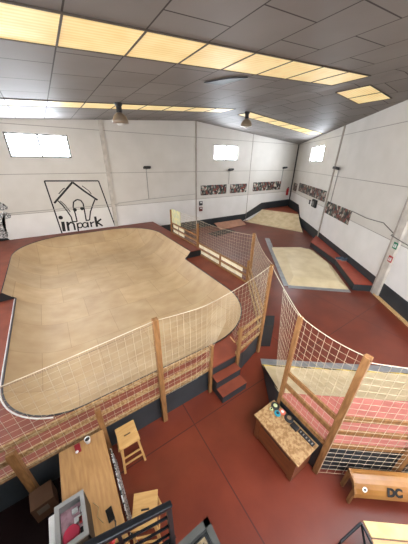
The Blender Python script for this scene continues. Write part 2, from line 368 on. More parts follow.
bm = B(); bar(bm, (2.9,2.98,.603), (2.93,3.2,.603), .03, .008); shift(bm); obj('joint_strip', bm, m_pine2, bowl, label='pale wooden strip across the deck by the steps')

# steps
st = thing('wooden_steps', 'two dark grey steps with red treads leading up to the bowl deck', 'steps', (2.32,2.45,0))
for k, (y0, y1, h) in enumerate(((2.24,2.46,.2), (2.46,2.655,.4))):
    bm = B(); box(bm, -.32, .32, y0-2.45, 2.655-2.45, h-.2+.0, h-.015); obj('riser_block', bm, m_dark, st)
    bm = B(); box(bm, -.325, .325, y0-2.455, y1-2.45, h-.015, h+.003); obj('tread', bm, m_deck, st)

# ------------------------------------------------------------ railings
def post(bm, x, y, z0, z1, s=.09, rot=0):
    M = Matrix.Translation((x,y,0)) @ Matrix.Rotation(rot, 4, 'Z'); box(bm, -s/2, s/2, -s/2, s/2, z0, z1, M)
def railing(name, label, posts, boards, brd=.085, pm=m_pine, bmat=m_osb, th=.03, side=0):
    """posts: (x,y,z0,z1,size); boards: (a,b,z)"""
    t = thing(name, label, 'railing', (posts[0][0], posts[0][1], posts[0][2])); off = -Vector(t.location)
    for x, y, z0, z1, s in posts:
        bm = B(); post(bm, x, y, z0, z1, s); bmesh.ops.translate(bm, verts=bm.verts, vec=off); obj('post', bm, pm, t)
    for a, b, z in boards:
        bm = B(); bar(bm, (*a,z), (*b,z), th, brd); bmesh.ops.translate(bm, verts=bm.verts, vec=off); obj('rail_board', bm, bmat, t)
    return t
yf = 2.6
railing('board_railing', 'low board railing on the bowl front, left of the steps', [(XL+.3,yf,0,1.3,.08), (-2.9,yf,0,1.3,.08), (-1.17,yf,0,1.16,.09), (-.14,yf,0,1.16,.08), (1.93,yf,0,1.34,.06)],
        [((XL+.1,yf+.05), (1.95,yf+.05), z) for z in (.66, .95, 1.23)])
railing('board_railing', 'short board railing on the bowl front, right of the steps', [(2.69,yf+.03,0,1.4,.06)],
        [((2.66,2.68), (3.56,2.86), z) for z in (.66, .95, 1.23)])
bl = A  # diagonal corner of the deck, beyond the tall post
railing('board_railing', 'diagonal board railing on the deck corner behind the tall net post', [(5.2,5.06,.6,1.45,.07)],
        [((3.68,2.92), (5.24,5.05), z) for z in (.66, .95, 1.23)])
# side railing along the deck's right edge, with pale guard panels
sr = railing('side_railing', 'timber railing along the right deck edge with cream lower panels', [(5.15,11.0,.9,2.15,.07), (5.15,8.3,.6,2.0,.08)],
        [((5.15,5.08), (5.15,8.3), z) for z in (.64, .89, 1.14)] + [((5.15,8.3), (5.15,11.0), z) for z in (.94, 1.2, 1.46)], brd=.07, bmat=m_pine)
off = -Vector(sr.location)
for ya, yb, za, zb in ((5.3,6.55,.69,.84), (6.65,8.2,.69,.84), (5.3,6.55,.94,1.09), (6.65,8.2,.94,1.09), (9.6,10.15,1.0,1.15), (10.25,10.8,1.0,1.15), (10.25,10.8,1.25,1.41), (9.6,10.15,1.25,1.41)):
    bm = B(); box(bm, 5.165, 5.18, ya, yb, za, zb); bmesh.ops.translate(bm, verts=bm.verts, vec=off); obj('guard_panel', bm, mat('cream_panel', (240,228,196), .6), sr)
for y in (6.6,): 
    bm = B(); post(bm, 5.15, y, .6, 1.18, .06); bmesh.ops.translate(bm, verts=bm.verts, vec=off); obj('post', bm, m_pine, sr)
bm = B(); box(bm, 5.17, 5.2, 10.0, 10.95, 1.5, 2.2); o = obj('notice_board', bm, mat('cream_notice', (226,214,150), .6, c2=(180,190,170), scale=6)); tag(o, 'cream notice panel standing above the railing at the far deck corner', 'board')

# tall net posts
def tall(label, x, y, z0, z1, s=.08):
    bm = B(); post(bm, 0, 0, 0, z1-z0, s); o = obj('net_post', bm, m_pine); o.location = (x, y, z0); bevel(o, .006); return tag(o, label, 'post', 'tall timber posts holding the nets')
tall('tall timber net post in front of the bowl, carrying the long net', .87, 2.58, 0, 2.42, .085)
tall('tall slim timber net post at the near right corner of the bowl deck', 3.64, 2.86, 0, 2.52, .065)
tall('timber net post at the deck edge halfway along the right side', 5.24, 5.0, 0, 2.42, .08)
tall('tall net post standing behind the plywood chest', 2.63, 1.42, 0, 2.5, .065)
tall('thick tall net post nearest the gallery, at the chest corner', 2.58, .52, 0, 2.55, .08)

# nets
def net(label, grid, nu, nv, r=.0024, rope=None, diag=False):
    """grid(u,v) -> point; nu, nv thread counts"""
    bm = B(); su = max(6, nu//2); sv = max(6, nv)
    for i in range(nu+1): tube(bm, [grid(i/nu, k/sv) for k in range(sv+1)], r, 3, False)
    for j in range(nv+1): tube(bm, [grid(k/su, j/nv) for k in range(su+1)], r, 3, False)
    t = thing('safety_net', label, 'net', grid(0,0)); off = -Vector(t.location)
    bmesh.ops.translate(bm, verts=bm.verts, vec=off); obj('mesh_netting', bm, m_net, t)
    for a in (rope if rope is not None else [[grid(k/20, 1) for k in range(21)]]):
        bm = B(); tube(bm, [Vector(p)+off for p in a], .0055, 6); obj('top_rope', bm, m_rope, t, smooth=True)
    return t
L = lambda a, b, t: a+(b-a)*t
def sag(t, s): return -4*s*t*(1-t)
# front net, left part
def g1(u, v):
    x = L(XL+.2, .87, u); top = L(2.2, 2.4, u)+sag(u, .06); z = L(.72, top, v); return (x, 2.56+.05*(1-v)+.01*math.sin(9*u+5*v), z)
net('white net over the front railing, left of the tall centre post', g1, 46, 14, r=.0019)
def g2(u, v):
    x = L(.87, 3.64, u); y = L(2.57, 2.87, max(0,(u-.3)/.7)); top = L(2.4, 2.5, u)+sag(u, .12)
    hem = .72
    if u > .33: hem = .72 + 1.0*max(0, 1-abs(u-.5)/.17)**.6 if abs(u-.5) < .17 else .72
    if hem > top-.1: hem = top-.1
    return (x, y - .02*(1-v), L(hem, top, v))
net('white net draped above the steps to the slim corner post', g2, 24, 15, r=.0021)
def g3(u, v):
    p = (L(3.64,5.24,u), L(2.86,5.0,u)); return (p[0]+.03, p[1]-.02, L(.7, L(2.5,2.4,u)+sag(u,.1), v))
net('white net across the diagonal deck corner', g3, 22, 15)
def g4(u, v): return (5.2, L(5.0,8.3,u), L(.62, L(2.35,2.15,u)+sag(u,.08), v))
net('pale net above the middle of the side railing', g4, 26, 14, r=.003)
def g5(u, v): return (5.2, L(8.3,11.0,u), L(1.0, L(2.25,2.15,u)+sag(u,.04), v))
net('pale net on the far end of the side railing', g5, 22, 11, r=.004)
def g6(u, v):
    x, y = L(3.12,2.63,u), L(2.12,1.42,u); zt = L(2.44,2.48,u)+sag(u,.03); xb, yb = L(2.86,2.6,u), L(1.75,1.42,u); return (L(xb,x,v), L(yb,y,v), L(.86,zt,v))
net('narrow white net beside the post behind the chest', g6, 9, 14)
def g7(u, v): return (L(2.63,2.6,u), L(1.42,.52,u), L(.82, L(2.5,2.52,u)+sag(u,.05), v))
net('white net between the two tall posts behind the chest', g7, 9, 15)
u_ = Vector((.80,-.60,0)); D0 = Vector((2.56,.50,0)); v_ = Vector((.60,.80,0))
def g8(u, v):
    p = D0 + u_*(3.6*u) - v_*.035; return (p.x, p.y, L(.12, 2.52+sag(u,.12), v))
net('white net along the front of the small ramp, above the bench', g8, 30, 21)
def gr(u): return (L(3.64,2.63,u), L(2.86,1.42,u), L(2.5,2.5,u)+sag(u,.03))
bm = B(); tube(bm, [Vector(gr(k/12))-Vector(gr(0)) for k in range(13)], .0075, 6); o = obj('rope', bm, m_rope, smooth=True); o.location = gr(0); tag(o, 'rope crossing the open gap between the bowl corner and the chest post', 'rope')
bm = B(); tube(bm, [(L(3.0,0,k/8), 0, -.15*4*(k/8)*(1-k/8)*.5) for k in range(9)], .004, 5); o = obj('rope', bm, mat('dark_cord', (120,100,80), .8)); o.location = (-2.15, 2.56, 2.3); o.rotation_euler = (0,-.02,0); tag(o, 'thin brown cord doubled under the top of the long front net', 'rope')

# ------------------------------------------------------------ small quarter ramp on the right
ramp = thing('quarter_ramp', 'plywood quarter ramp with worn red deck behind the chest and bench', 'ramp', (2.6,1.5,0))
lip = Vector((2.62,1.45,0)); RL = 4.2
def rp(u, v, z): p = lip + u_*u + v_*v; return Vector((p.x-2.6, p.y-1.5, z))
Lr = 1.35; NP = 14; pr = [(Lr*k/NP, .8*(1-k/NP)**1.4+.0) for k in range(NP+1)]
bm = B()
for (v0,z0),(v1,z1) in zip(pr, pr[1:]): bm.faces.new([bm.verts.new(p) for p in (rp(0,v0,z0+.004), rp(RL,v0,z0+.004), rp(RL,v1,z1+.004), rp(0,v1,z1+.004))])
bmesh.ops.remove_doubles(bm, verts=bm.verts, dist=.0005); o = obj('riding_surface', bm, m_ply2, ramp, smooth=True)
bm = B(); prism3(bm, [rp(0,v,z) for v, z in pr] + [rp(0,0,0)], u_*.03); o = obj('side_panel', bm, m_dark, ramp)
pl = [(p.x-2.6, p.y-1.5) for p in (Vector((2.62,1.45,0)), lip+u_*RL, D0+u_*RL+v_*.05, D0+v_*.05)]
bm = B(); prism(bm, pl, .76, .8); obj('deck', bm, m_pink, ramp)
bm = B(); a = D0+v_*.06; c = D0+u_*RL+v_*.06; a = a-Vector((2.6,1.5,0)); c = c-Vector((2.6,1.5,0)); prism3(bm, [a, c, c+Vector((0,0,.76)), a+Vector((0,0,.76))], v_*.02); obj('front_panel', bm, m_dark, ramp)
bm = B(); prism3(bm, [(0.02,-.05,0), (-.02,-.93,0), (-.02,-.93,.76), (.02,-.05,.76)], (.02,0,0)); obj('side_panel', bm, m_dark, ramp)
bm = B(); prism3(bm, [rp(0,Lr-.02,.012), rp(RL,Lr-.02,.012), rp(RL,Lr+.16,.004), rp(0,Lr+.16,.004)], (0,0,.004)); obj('steel_toe', bm, m_steel, ramp, label='grey steel strip at the foot of the ramp')
hz = mat('hazard_tape', (226,190,60), .5)
t = NT(hz); b = t.n['Principled BSDF']; ge = t.add('ShaderNodeTexCoord'); wv = t.add('ShaderNodeTexWave'); wv.inputs['Scale'].default_value = 5; wv.bands_direction = 'DIAGONAL'
t.l.new(ge.outputs['Object'], wv.inputs['Vector']); r = t.add('ShaderNodeValToRGB'); r.color_ramp.interpolation = 'CONSTANT'; r.color_ramp.elements[0].color = (*lin((60,56,50)),1); r.color_ramp.elements[1].color = (*lin((216,184,80)),1); r.color_ramp.elements[1].position = .5
t.l.new(wv.outputs[0], r.inputs[0]); t.l.new(r.outputs[0], b.inputs['Base Color'])
bm = B(); prism3(bm, [rp(0,Lr-.07,.02), rp(RL,Lr-.07,.02), rp(RL,Lr-.035,.016), rp(0,Lr-.035,.016)], (0,0,.003)); obj('hazard_tape', bm, hz, ramp, label='yellow and black tape strip')
e = D0+u_*1.14
railing('ramp_railing', 'timber railing round the small ramp deck, behind the chest and bench',
        [(e.x-.02,e.y+.0,0,1.42,.085), ((D0+u_*3.6).x,(D0+u_*3.6).y,0,2.5,.085)],
        [((2.63,1.40), (2.58,.52), z) for z in (1.08, 1.36)] + [((2.60,1.38), (2.575,.56), .75)] +
        [((D0+v_*.03).to_2d()[:], (D0+u_*4.2+v_*.03).to_2d()[:], z) for z in (.76, 1.1, 1.4)], brd=.085, bmat=m_pine)

# ------------------------------------------------------------ far skate furniture
# corner quarter pipe with red deck
q = thing('corner_ramp', 'pale plywood quarter ramp in the far corner under a red deck', 'ramp', (14,11,0))
lo0, lo1 = Vector((12.98,13.6,.0)), Vector((14.45,9.1,.0)); hi0, hi1 = Vector((15.1,13.85,.75)), Vector((16.2,10.95,.75))
bm = B(); N = 10; rows = []
for k in range(N+1):
    s = k/N; a = lo0.lerp(hi0, s); c = lo1.lerp(hi1, s); z = .75*s**1.7+.006; rows.append((Vector((a.x,a.y,z)), Vector((c.x,c.y,z))))
off = Vector((-14,-11,0))
for (a,b_),(c,d) in zip(rows, rows[1:]): bm.faces.new([bm.verts.new(p+off) for p in (a,b_,d,c)])
bmesh.ops.remove_doubles(bm, verts=bm.verts, dist=.0005); obj('riding_surface', bm, m_ply2, q, smooth=True)
bm = B(); prism3(bm, [r_[1]+off for r_ in rows] + [Vector((hi1.x,hi1.y,0))+off], (-.02,.02,0)); obj('side_panel', bm, m_dark, q)
p = rw(14.2,0,.03); p2 = rw(11.35,0,.03)
bm = B(); prism(bm, [(hi0.x-14,GY-.03-11), (p.x-14,GY-.03-11), (p2.x-14,p2.y-11), (hi1.x-14,hi1.y-11)], .72, .752); obj('deck', bm, mat('brown_red_deck', (150,70,44), .5), q)
# ledge along the right wall
lg = thing('wall_ledge', 'long low ledge with red top and dark side along the right wall', 'ledge', (9.6,2.6,0))
off = Vector((-9.6,-2.6,0))
inner = [(9.10,3.16), (10.86,4.86), (11.85,6.5), (12.2,7.1)]
poly = inner + [tuple(rw(6.6,0,.03).to_2d()), tuple(rw(.12,0,.03).to_2d())]
bm = B(); prism(bm, [(x-9.6,y-2.6) for x, y in poly], 0, .26); obj('ledge_body', bm, m_dark, lg)
bm = B(); prism(bm, [(x-9.6,y-2.6) for x, y in poly], .262, .29); obj('ledge_top', bm, mat('ledge_red', (166,72,50), .4), lg)
# low funbox pad with steel toes
pad = thing('plywood_pad', 'wide cream plywood pad with grey steel edges beside the ledge', 'ramp', (9.5,5.5,0)); off = Vector((-9.5,-5.5,0))
o0 = [(7.2,4.72), (8.98,3.2), (10.7,4.95), (11.75,6.6), (11.6,7.3), (10.1,8.2)]
i0 = [(7.9,5.0), (9.12,3.75), (10.6,5.15), (11.45,6.7), (11.25,6.9), (10.1,7.3)]
bm = B(); a = [bm.verts.new((x-9.5,y-5.5,.01)) for x, y in o0]; c = [bm.verts.new((x-9.5,y-5.5,.13)) for x, y in i0]; bb = [bm.verts.new((x-9.5,y-5.5,0)) for x, y in o0]
for i in range(6):
    j = (i+1)%6; bm.faces.new([a[i],a[j],c[j],c[i]]); bm.faces.new([bb[i],bb[j],a[j],a[i]])
bm.faces.new(c); obj('pad_surface', bm, mat('cream_pad_ply', (232,214,176), .45, c2=(218,198,156), scale=2), pad)
bm = B()
for (a, c) in (((7.2,4.72),(8.98,3.2)), ((7.2,4.72),(10.1,8.2)), ((10.1,8.2),(11.2,9.5))):
    dd = Vector((c[0]-a[0],c[1]-a[1],0)).normalized(); nn = Vector((dd.y,-dd.x,0))
    if nn.dot(Vector((9.5-a[0],5.5-a[1],0))) > 0: nn = -nn
    A3 = Vector((*a,.018))+off; C3 = Vector((*c,.018))+off; prism3(bm, [A3-nn*.12, C3-nn*.12, C3+nn*.16-Vector((0,0,.014)), A3+nn*.16-Vector((0,0,.014))], (0,0,.004))
obj('steel_toe', bm, m_steel, pad, label='grey steel edging')
# kicker and slatted mat near the gable wall
kk = thing('kicker_ramp', 'small brown kicker ramp by the back wall under the posters', 'ramp', (10.9,13.2,0))
bm = B(); prism3(bm, [(-1.1,-.55,0), (1.5,-.4,0), (1.5,.3,.28), (-1.1,.3,.28)], (0,0,.02)); bmesh.ops.recalc_face_normals(bm, faces=bm.faces); obj('riding_surface', bm, mat('tan_kicker', (178,128,100), .5), kk)
bm = B(); box(bm, -1.1, 1.5, .3, .34, 0, .28); obj('back_panel', bm, m_dark, kk)
gm = thing('slatted_grate', 'flat grate of black slats on the floor beyond the side railing', 'grate', (9.5,12.1,0))
for k in range(7): 
    bm = B(); box(bm, -1.0+k*.28, -.85+k*.28, -.45, .35, 0, .04, Matrix.Rotation(.15, 4, 'Z')); obj('slat', bm, m_black, gm)
bm = B(); prism3(bm, [(0,0,0), (.45,.35,0), (.45,.35,.62), (.1,.08,.62)], (.28,-.18,0)); o = obj('wedge_block', bm, m_black); o.location = (3.78,3.0,0); tag(o, 'black wedge block on the floor outside the bowl corner post', 'ramp')

# ------------------------------------------------------------ things near the gallery
# table
tb = thing('long_table', 'long oak-topped table standing end-on to the bowl front', 'table', (-.44,1.3,0))
bm = B(); box(bm, -.295, .295, -1.25, 1.24, .72, .755); bevel(obj('table_top', bm, m_table, tb), .006)
for sx_ in (-1, 1):
    for sy in (-1, 1): bm = B(); box(bm, sx_*.25-.025, sx_*.25+.025, sy*1.15-.025, sy*1.15+.025, 0, .72); obj('leg', bm, m_bmetal, tb)
bm = B(); box(bm, -.24, .24, -1.16, 1.16, .66, .72); obj('apron', bm, m_bmetal, tb)
# patterned panel leaning under the table's right side
zb = mat('black_white_print', (230,230,228), .6)
t = NT(zb); b = t.n['Principled BSDF']; tc = t.add('ShaderNodeTexCoord'); vo = t.add('ShaderNodeTexNoise'); vo.inputs['Scale'].default_value = 16; vo.inputs['Distortion'].default_value = 2
t.l.new(tc.outputs['Object'], vo.inputs['Vector']); r = t.add('ShaderNodeValToRGB'); r.color_ramp.interpolation = 'CONSTANT'; r.color_ramp.elements[0].color = (.02,.02,.02,1); r.color_ramp.elements[1].color = (.75,.75,.73,1); r.color_ramp.elements[1].position = .5
t.l.new(vo.outputs[0], r.inputs[0]); t.l.new(r.outputs[0], b.inputs['Base Color'])
bm = B(); prism3(bm, [(0,0,0), (0,1.1,0), (-.03,1.1,.42), (-.03,0,.42)], (.02,0,.001)); o = obj('printed_panel', bm, zb); o.location = (-.1,1.3,0); tag(o, 'black and white patterned panel leaning against the long table side', 'panel')
# stools
def stool(loc, rz, label):
    t = thing('wooden_stool', label, 'stool', loc, rz, 'square wooden stools by the long table')
    sx_, sy_, h = .15, .17, .62
    bm = B(); hx, hy = .05, .012
    # top with a hand slot
    for a in ((-sx_,sx_,-sy_,-hy), (-sx_,sx_,hy,sy_), (-sx_,-hx,-hy,hy), (hx,sx_,-hy,hy)): box(bm, a[0], a[1], a[2], a[3], h-.025, h)
    obj('seat', bm, m_stool, t)
    bm = B(); box(bm, -hx, hx, -hy, hy, h-.03, h-.015); obj('hand_slot', bm, m_black, t, label='dark slot in the seat')
    f = []
    for ax_ in (-1,1):
        for ay_ in (-1,1):
            a = Vector((ax_*.12, ay_*.13, h-.025)); c = Vector((ax_*.165, ay_*.18, .0)); f.append((a,c)); bm = B(); bar(bm, c, a, .032, .032, up=(1,0,0)); obj('leg', bm, m_stool, t)
    for (i, j, s) in ((0,1,.4), (2,3,.4), (0,2,.55), (1,3,.55), (0,2,.3), (1,3,.3)):
        p0 = f[i][1].lerp(f[i][0], s); p1 = f[j][1].lerp(f[j][0], s); bm = B(); bar(bm, p0, p1, .018, .028); obj('stretcher', bm, m_stool, t)
    return t
s0 = stool((.155,2.345,0), .0, 'wooden stool with hand slot standing against the dark bowl front')
dup(s0, (.09,1.37,0), -.42, 'wooden stool with hand slot beside the long table, near the handrail')
# monitor-like display case on the table
def case():
    t = thing('display_case', 'grey-framed display case with pink goods on the long table', 'display case', (-.6,1.56,.757), 0)
    R_ = Matrix.Rotation(math.radians(0), 4, 'X')
    x0, x1, y0, y1, h = -.13, .15, -.24, .16, .40
    bm = B(); box(bm, x0, x1, y0, y1, 0, .03); obj('base', bm, m_black, t)
    bm = B(); box(bm, x1-.015, x1, y0, y1, .03, h-.03); box(bm, x0, x1, y0, y0+.015, .03, h-.03); obj('dark_side', bm, m_black, t, label='black side walls')
    bm = B(); box(bm, x0, x0+.015, y0, y1, .03, h-.03); box(bm, x0, x1, y1-.015, y1, .03, h-.03); obj('pale_side', bm, m_grey, t, label='grey side walls')
    bm = B(); w_ = .04
    for a in ((x0,x1,y0,y0+w_), (x0,x1,y1-w_,y1), (x0,x0+w_,y0+w_,y1-w_), (x1-w_,x1,y0+w_,y1-w_)): box(bm, a[0],a[1],a[2],a[3],h-.03,h)
    obj('lid_frame', bm, m_grey, t)
    bm = B(); box(bm, x0+.02, x1-.02, y0+.02, y1-.02, h-.16, h-.155); obj('tray', bm, mat('mauve_tray', (176,140,146), .5, c2=(130,96,104), scale=14), t)
    bm = B(); lathe(bm, [(.075,0),(.08,.008),(.075,.016)], (-.02,-.1,h-.15), 24); obj('disc', bm, m_pinkp, t, label='pink round disc')
    for (x, y, s, mm, nn) in ((.05,-.01,.035,m_white,'card'), (.03,.08,.028,m_white,'card'), (.1,.06,.028,m_white,'card'), (.095,-.03,.035,m_red,'packet'), (.09,-.12,.03,m_ink,'packet'), (.05,-.17,.03,mat('yellow_packet',(214,190,90),.5),'packet')):
        bm = B(); box(bm, x-s, x+s, y-s*.8, y+s*.8, h-.153, h-.135, ); obj(nn, bm, mm, t)
    return t
case()
bm = B(); box(bm, -.03, .03, -.15, .15, 0, .33); o = obj('white_box', bm, m_white); o.location = (-.79+.02,1.55,.757); bevel(o,.01); tag(o, 'narrow white box behind the display case on the long table', 'box')
# small things on the table
c = thing('paper_cup', 'white cup with dark inside at the far end of the long table', 'cup', (-.36,2.46,.757))
bm = B(); lathe(bm, [(.028,0),(.04,.09),(.036,.09),(.026,.01)], seg=18); obj('cup_body', bm, m_white, c, smooth=True)
bm = B(); lathe(bm, [(.033,.068),(.001,.07)], seg=18); obj('drink', bm, m_black, c)
c = thing('card_stand', 'small red counter stand beside the white cup', 'stand', (-.5,2.44,.757))
bm = B(); prism3(bm, [(-.03,-.05,0),(-.03,.04,0),(-.03,.035,.08),(-.03,.02,.09)], (.07,0,0)); obj('holder', bm, mat('dark_red_plastic', (140,20,30), .4), c)
bm = B(); lathe(bm, [(.018,0),(.02,.008),(.012,.012)], (-.01,-.05,.03), 14); obj('badge', bm, m_white, c)
ph = thing('mobile_phone', 'black mobile phone lying on the long table', 'phone', (-.27,1.5,.757), .1)
bm = B(); box(bm, -.036,.036,-.07,.07,0,.009); bevel(obj('phone_body', bm, m_black, ph), .006)
bm = B(); box(bm, -.032,.032,-.064,.064,.009,.0105); obj('screen', bm, mat('phone_glass',(14,14,16),.15), ph)
bm = B(); tube(bm, [(0,.06,.006),(.01,.03,.02),(0,0,.006),(-.02,-.03,.006),(.01,-.06,.012)], .007, 6); o = obj('key_bunch', bm, m_black, smooth=True); o.location = (-.24,1.37,.757); tag(o, 'small dark bunch of keys next to the phone', 'keys')
bm = B(); lathe(bm, [(.001,0),(.03,.004),(.034,.02),(.02,.038),(.001,.04)], seg=14); o = obj('red_cap', bm, m_red, smooth=True); o.location = (-.3,1.27,.757); tag(o, 'round red cap on the long table below the phone', 'cap')
bm = B(); tube(bm, [(0,0,.004),(.05,-.08,.004),(.02,-.16,.004),(.07,-.25,.004)], .004, 5); o = obj('cable', bm, mat('olive_cable',(150,130,90),.6), smooth=True); o.location = (-.42,1.72,.757); tag(o, 'thin cable on the table by the display case', 'cable')
bm = B(); prism(bm, [(-.76,.6), (-.76,2.668), (-4.4,2.668), (-4.4,.6)], .001, .006); o = obj('floor_shade_sheet', bm, m_floorshade); tag(o, 'very dark sheet painting shade on the floor left of the long table', 'painted shade')  # dark sheet standing in for shade on the floor
cb = thing('cardboard_carton', 'printed cardboard carton on the floor under the left railing post', 'carton', (-1.05,2.38,0), .1)
bm = B(); box(bm, -.13,.13,-.12,.12,0,.34); obj('carton_body', bm, mat('brown_card',(92,60,36),.8), cb)
bm = B(); box(bm, -.08,.05,-.124,-.12,.16,.28); obj('printed_patch', bm, mat('dull_print',(120,104,88),.8), cb)

# plywood chest
ch = thing('plywood_chest', 'brown plywood chest with OSB top in front of the ramp railing', 'chest', (2.32,1.05,0))
bm = B(); box(bm, -.2,.24,-.4,.4,.04,.57); obj('body', bm, m_crate, ch)
bm = B(); box(bm, -.25,.25,-.44,.44,.575,.605); bevel(obj('lid', bm, m_osb, ch), .004)
bm = B()
for y in (-.36, .36): box(bm, -.22,-.2,y-.04,y+.04,.04,.57)
box(bm, -.22,-.2,-.4,.4,.5,.57); obj('face_frame', bm, mat('dark_plywood',(120,66,34),.5), ch)
bm = B(); box(bm, -.206,-.2,-.3,.3,.44,.48); obj('shadow_gap', bm, m_black, ch)
for y in (-.33,.33): 
    bm = B(); lathe(bm, [(.022,-.012),(.024,0),(.022,.012)], seg=12, M=Matrix.Translation((-.17,y,.024)) @ Matrix.Rotation(PI/2,4,'X')); obj('castor', bm, m_white, ch)
# skateboard wheels and goods on the chest
def wheel(x, y, mm, label, r=.03, hub=m_black):
    r *= 1.25
    t = thing('skateboard_wheel', label, 'wheel', (x,y,.606), 0, 'skateboard wheels on the chest')
    bm = B(); lathe(bm, [(r*.5,0),(r*.85,0),(r,.008),(r,.026),(r*.85,.034),(r*.5,.034)], seg=20); obj('tyre', bm, mm, t, smooth=False)
    bm = B(); lathe(bm, [(.001,.002),(r*.48,.002),(r*.48,.036),(r*.25,.037)], seg=14); obj('hub', bm, hub, t)
wheel(2.48,1.39, m_black, 'black wheel with pale hub nearest the post behind the chest', .058, m_mint)
wheel(2.41,1.28, m_teal, 'teal wheel on the chest top', .042)
wheel(2.50,1.25, m_orange, 'coral wheel on the chest top between teal and black', .042, m_white)
wheel(2.51,1.12, m_black, 'large black wheel in the middle of the row on the chest', .06, mat('bronze_hub',(150,120,90),.4))
wheel(2.38,1.39, m_mint, 'small cream wheel beside the teal one', .024, m_black)
bm = B(); box(bm, -.045,.045,-.06,.06,0,.05); o = obj('black_pouch', bm, m_black); bevel(o,.012); o.location = (2.47,.98,.606); tag(o, 'black pouch on the chest top beyond the wheels', 'pouch')
lb = thing('sticker_strip', 'dark strip of stickers along the back edge of the chest top', 'stickers', (2.5,.78,.606))
bm = B(); box(bm, -.035,.035,-.13,.13,0,.012); obj('strip', bm, m_black, lb)
for k in range(5): bm = B(); box(bm, -.02,.012,-.11+k*.05,-.092+k*.05,.0125,.0135); obj('sticker', bm, m_grey, lb)

# bench made of bent ply, with lettering
bn = thing('ply_bench', 'varnished curved plywood bench with black letters below the front net', 'bench', (2.78,.21,0)); 
def bp(u, v, z): p = u_*u - v_*v; return Vector((p.x, p.y, z))
prf = [(0,.45),(.06,.455),(.11,.447),(.16,.425),(.205,.38),(.24,.315),(.255,.25)]
bm = B(); LB = 1.9
pts = [bp(0,v,z) for v, z in prf] + [bp(0,v-.012,z-.018) for v, z in reversed(prf)]
prism3(bm, pts, u_*LB); obj('seat_shell', bm, m_bench, bn)
bm = B(); prism3(bm, [bp(-.02,0,0), bp(-.02,.05,0), bp(-.02,.06,.44), bp(-.02,0,.44)], u_*.03); prism3(bm, [bp(-.02,.19,0), bp(-.02,.24,0), bp(-.02,.23,.33), bp(-.02,.18,.36)], u_*.03)
prism3(bm, [bp(-.02,0,.40), bp(-.02,.15,.37), bp(-.02,.23,.24), bp(-.02,.26,.25), bp(-.02,.245,.325), bp(-.02,.16,.435), bp(-.02,0,.46)], u_*.03); obj('end_frame', bm, m_pine, bn)
bm = B(); prism3(bm, [bp(LB,0,0), bp(LB,.22,0), bp(LB,.22,.3), bp(LB,0,.44)], u_*.03); obj('end_frame', bm, m_pine, bn)
def text(name, body, size, M, mt, parent, ext=.003, bold=0):
    cu = bpy.data.curves.new(name, 'FONT'); cu.body = body; cu.size = size; cu.extrude = ext; cu.offset = bold; cu.align_x = 'CENTER'
    to = bpy.data.objects.new(name, cu); C.objects.link(to); dg = bpy.context.evaluated_depsgraph_get(); me = bpy.data.meshes.new_from_object(to.evaluated_get(dg))
    C.objects.unlink(to); bpy.data.objects.remove(to); me.transform(M); me.materials.clear(); me.materials.append(mt)
    o = bpy.data.objects.new(name, me); C.objects.link(o)
    if parent: o.parent = parent
    return o
def frame(o_, xd, yd):
    xd = Vector(xd).normalized(); yd = Vector(yd).normalized(); zd = xd.cross(yd)
    return Matrix(((xd.x,yd.x,zd.x,o_[0]),(xd.y,yd.y,zd.y,o_[1]),(xd.z,yd.z,zd.z,o_[2]),(0,0,0,1)))
fd = (bp(0,.16,.425)-bp(0,.24,.315)); nf = u_.cross(fd).normalized()
text('lettering', 'DC', .14, frame(bp(.52,.235,.335)+nf*.014, u_, fd), m_ink, bn, .002, .008)
bm = B(); c0 = bp(.12,.205,.38)+nf*.004
lathe(bm, [(.001,0),(.034,0),(.034,.004),(.001,.004)], seg=14, M=frame(c0, u_, fd)); o = obj('sticker', bm, m_white, bn, label='white round sticker')
bm = B(); lathe(bm, [(.001,.0045),(.015,.0045),(.015,.006),(.001,.006)], seg=10, M=frame(c0, u_, fd)); obj('sticker_dot', bm, m_ink, bn)
# low seat with folded board, bottom right
cr = thing('low_seat', 'black-framed seat holding a plywood box in the bottom right corner', 'chair', (2.49,-.42,-.0))
def cp(u, v, z): p = u_*u - v_*v; return Vector((p.x,p.y,z))
bm = B(); tube(bm, [cp(-.3,-.1,.47), cp(-.3,.16,.25), cp(-.25,.4,.2)], .014, 6); tube(bm, [cp(-.3,-.1,.47), cp(-.62,.07,.45), cp(-.64,.1,.0)], .014, 6); tube(bm, [cp(-.3,-.1,.47), cp(-.2,.3,.40), cp(-.2,.5,0)], .014, 6); obj('frame', bm, m_bmetal, cr)
bm = B(); prism3(bm, [cp(-.27,-.12,.46), cp(.6,-.12,.46), cp(.6,.02,.47), cp(-.25,.02,.47)], (0,0,.02)); obj('back_board', bm, mat('pale_ply',(220,188,132),.5,c2=(200,166,110),scale=5), cr)
bm = B(); prism3(bm, [cp(-.25,.03,.45), cp(.6,.03,.45), cp(.6,.5,.40), cp(-.2,.5,.40)], (0,0,.02)); obj('seat_board', bm, mat('tan_ply',(186,140,84),.4), cr)
bm = B(); prism3(bm, [cp(-.2,.02,.0), cp(.6,.02,.0), cp(.6,.02,.40), cp(-.2,.02,.40)], -v_*.3); obj('seat_box', bm, m_crate, cr)

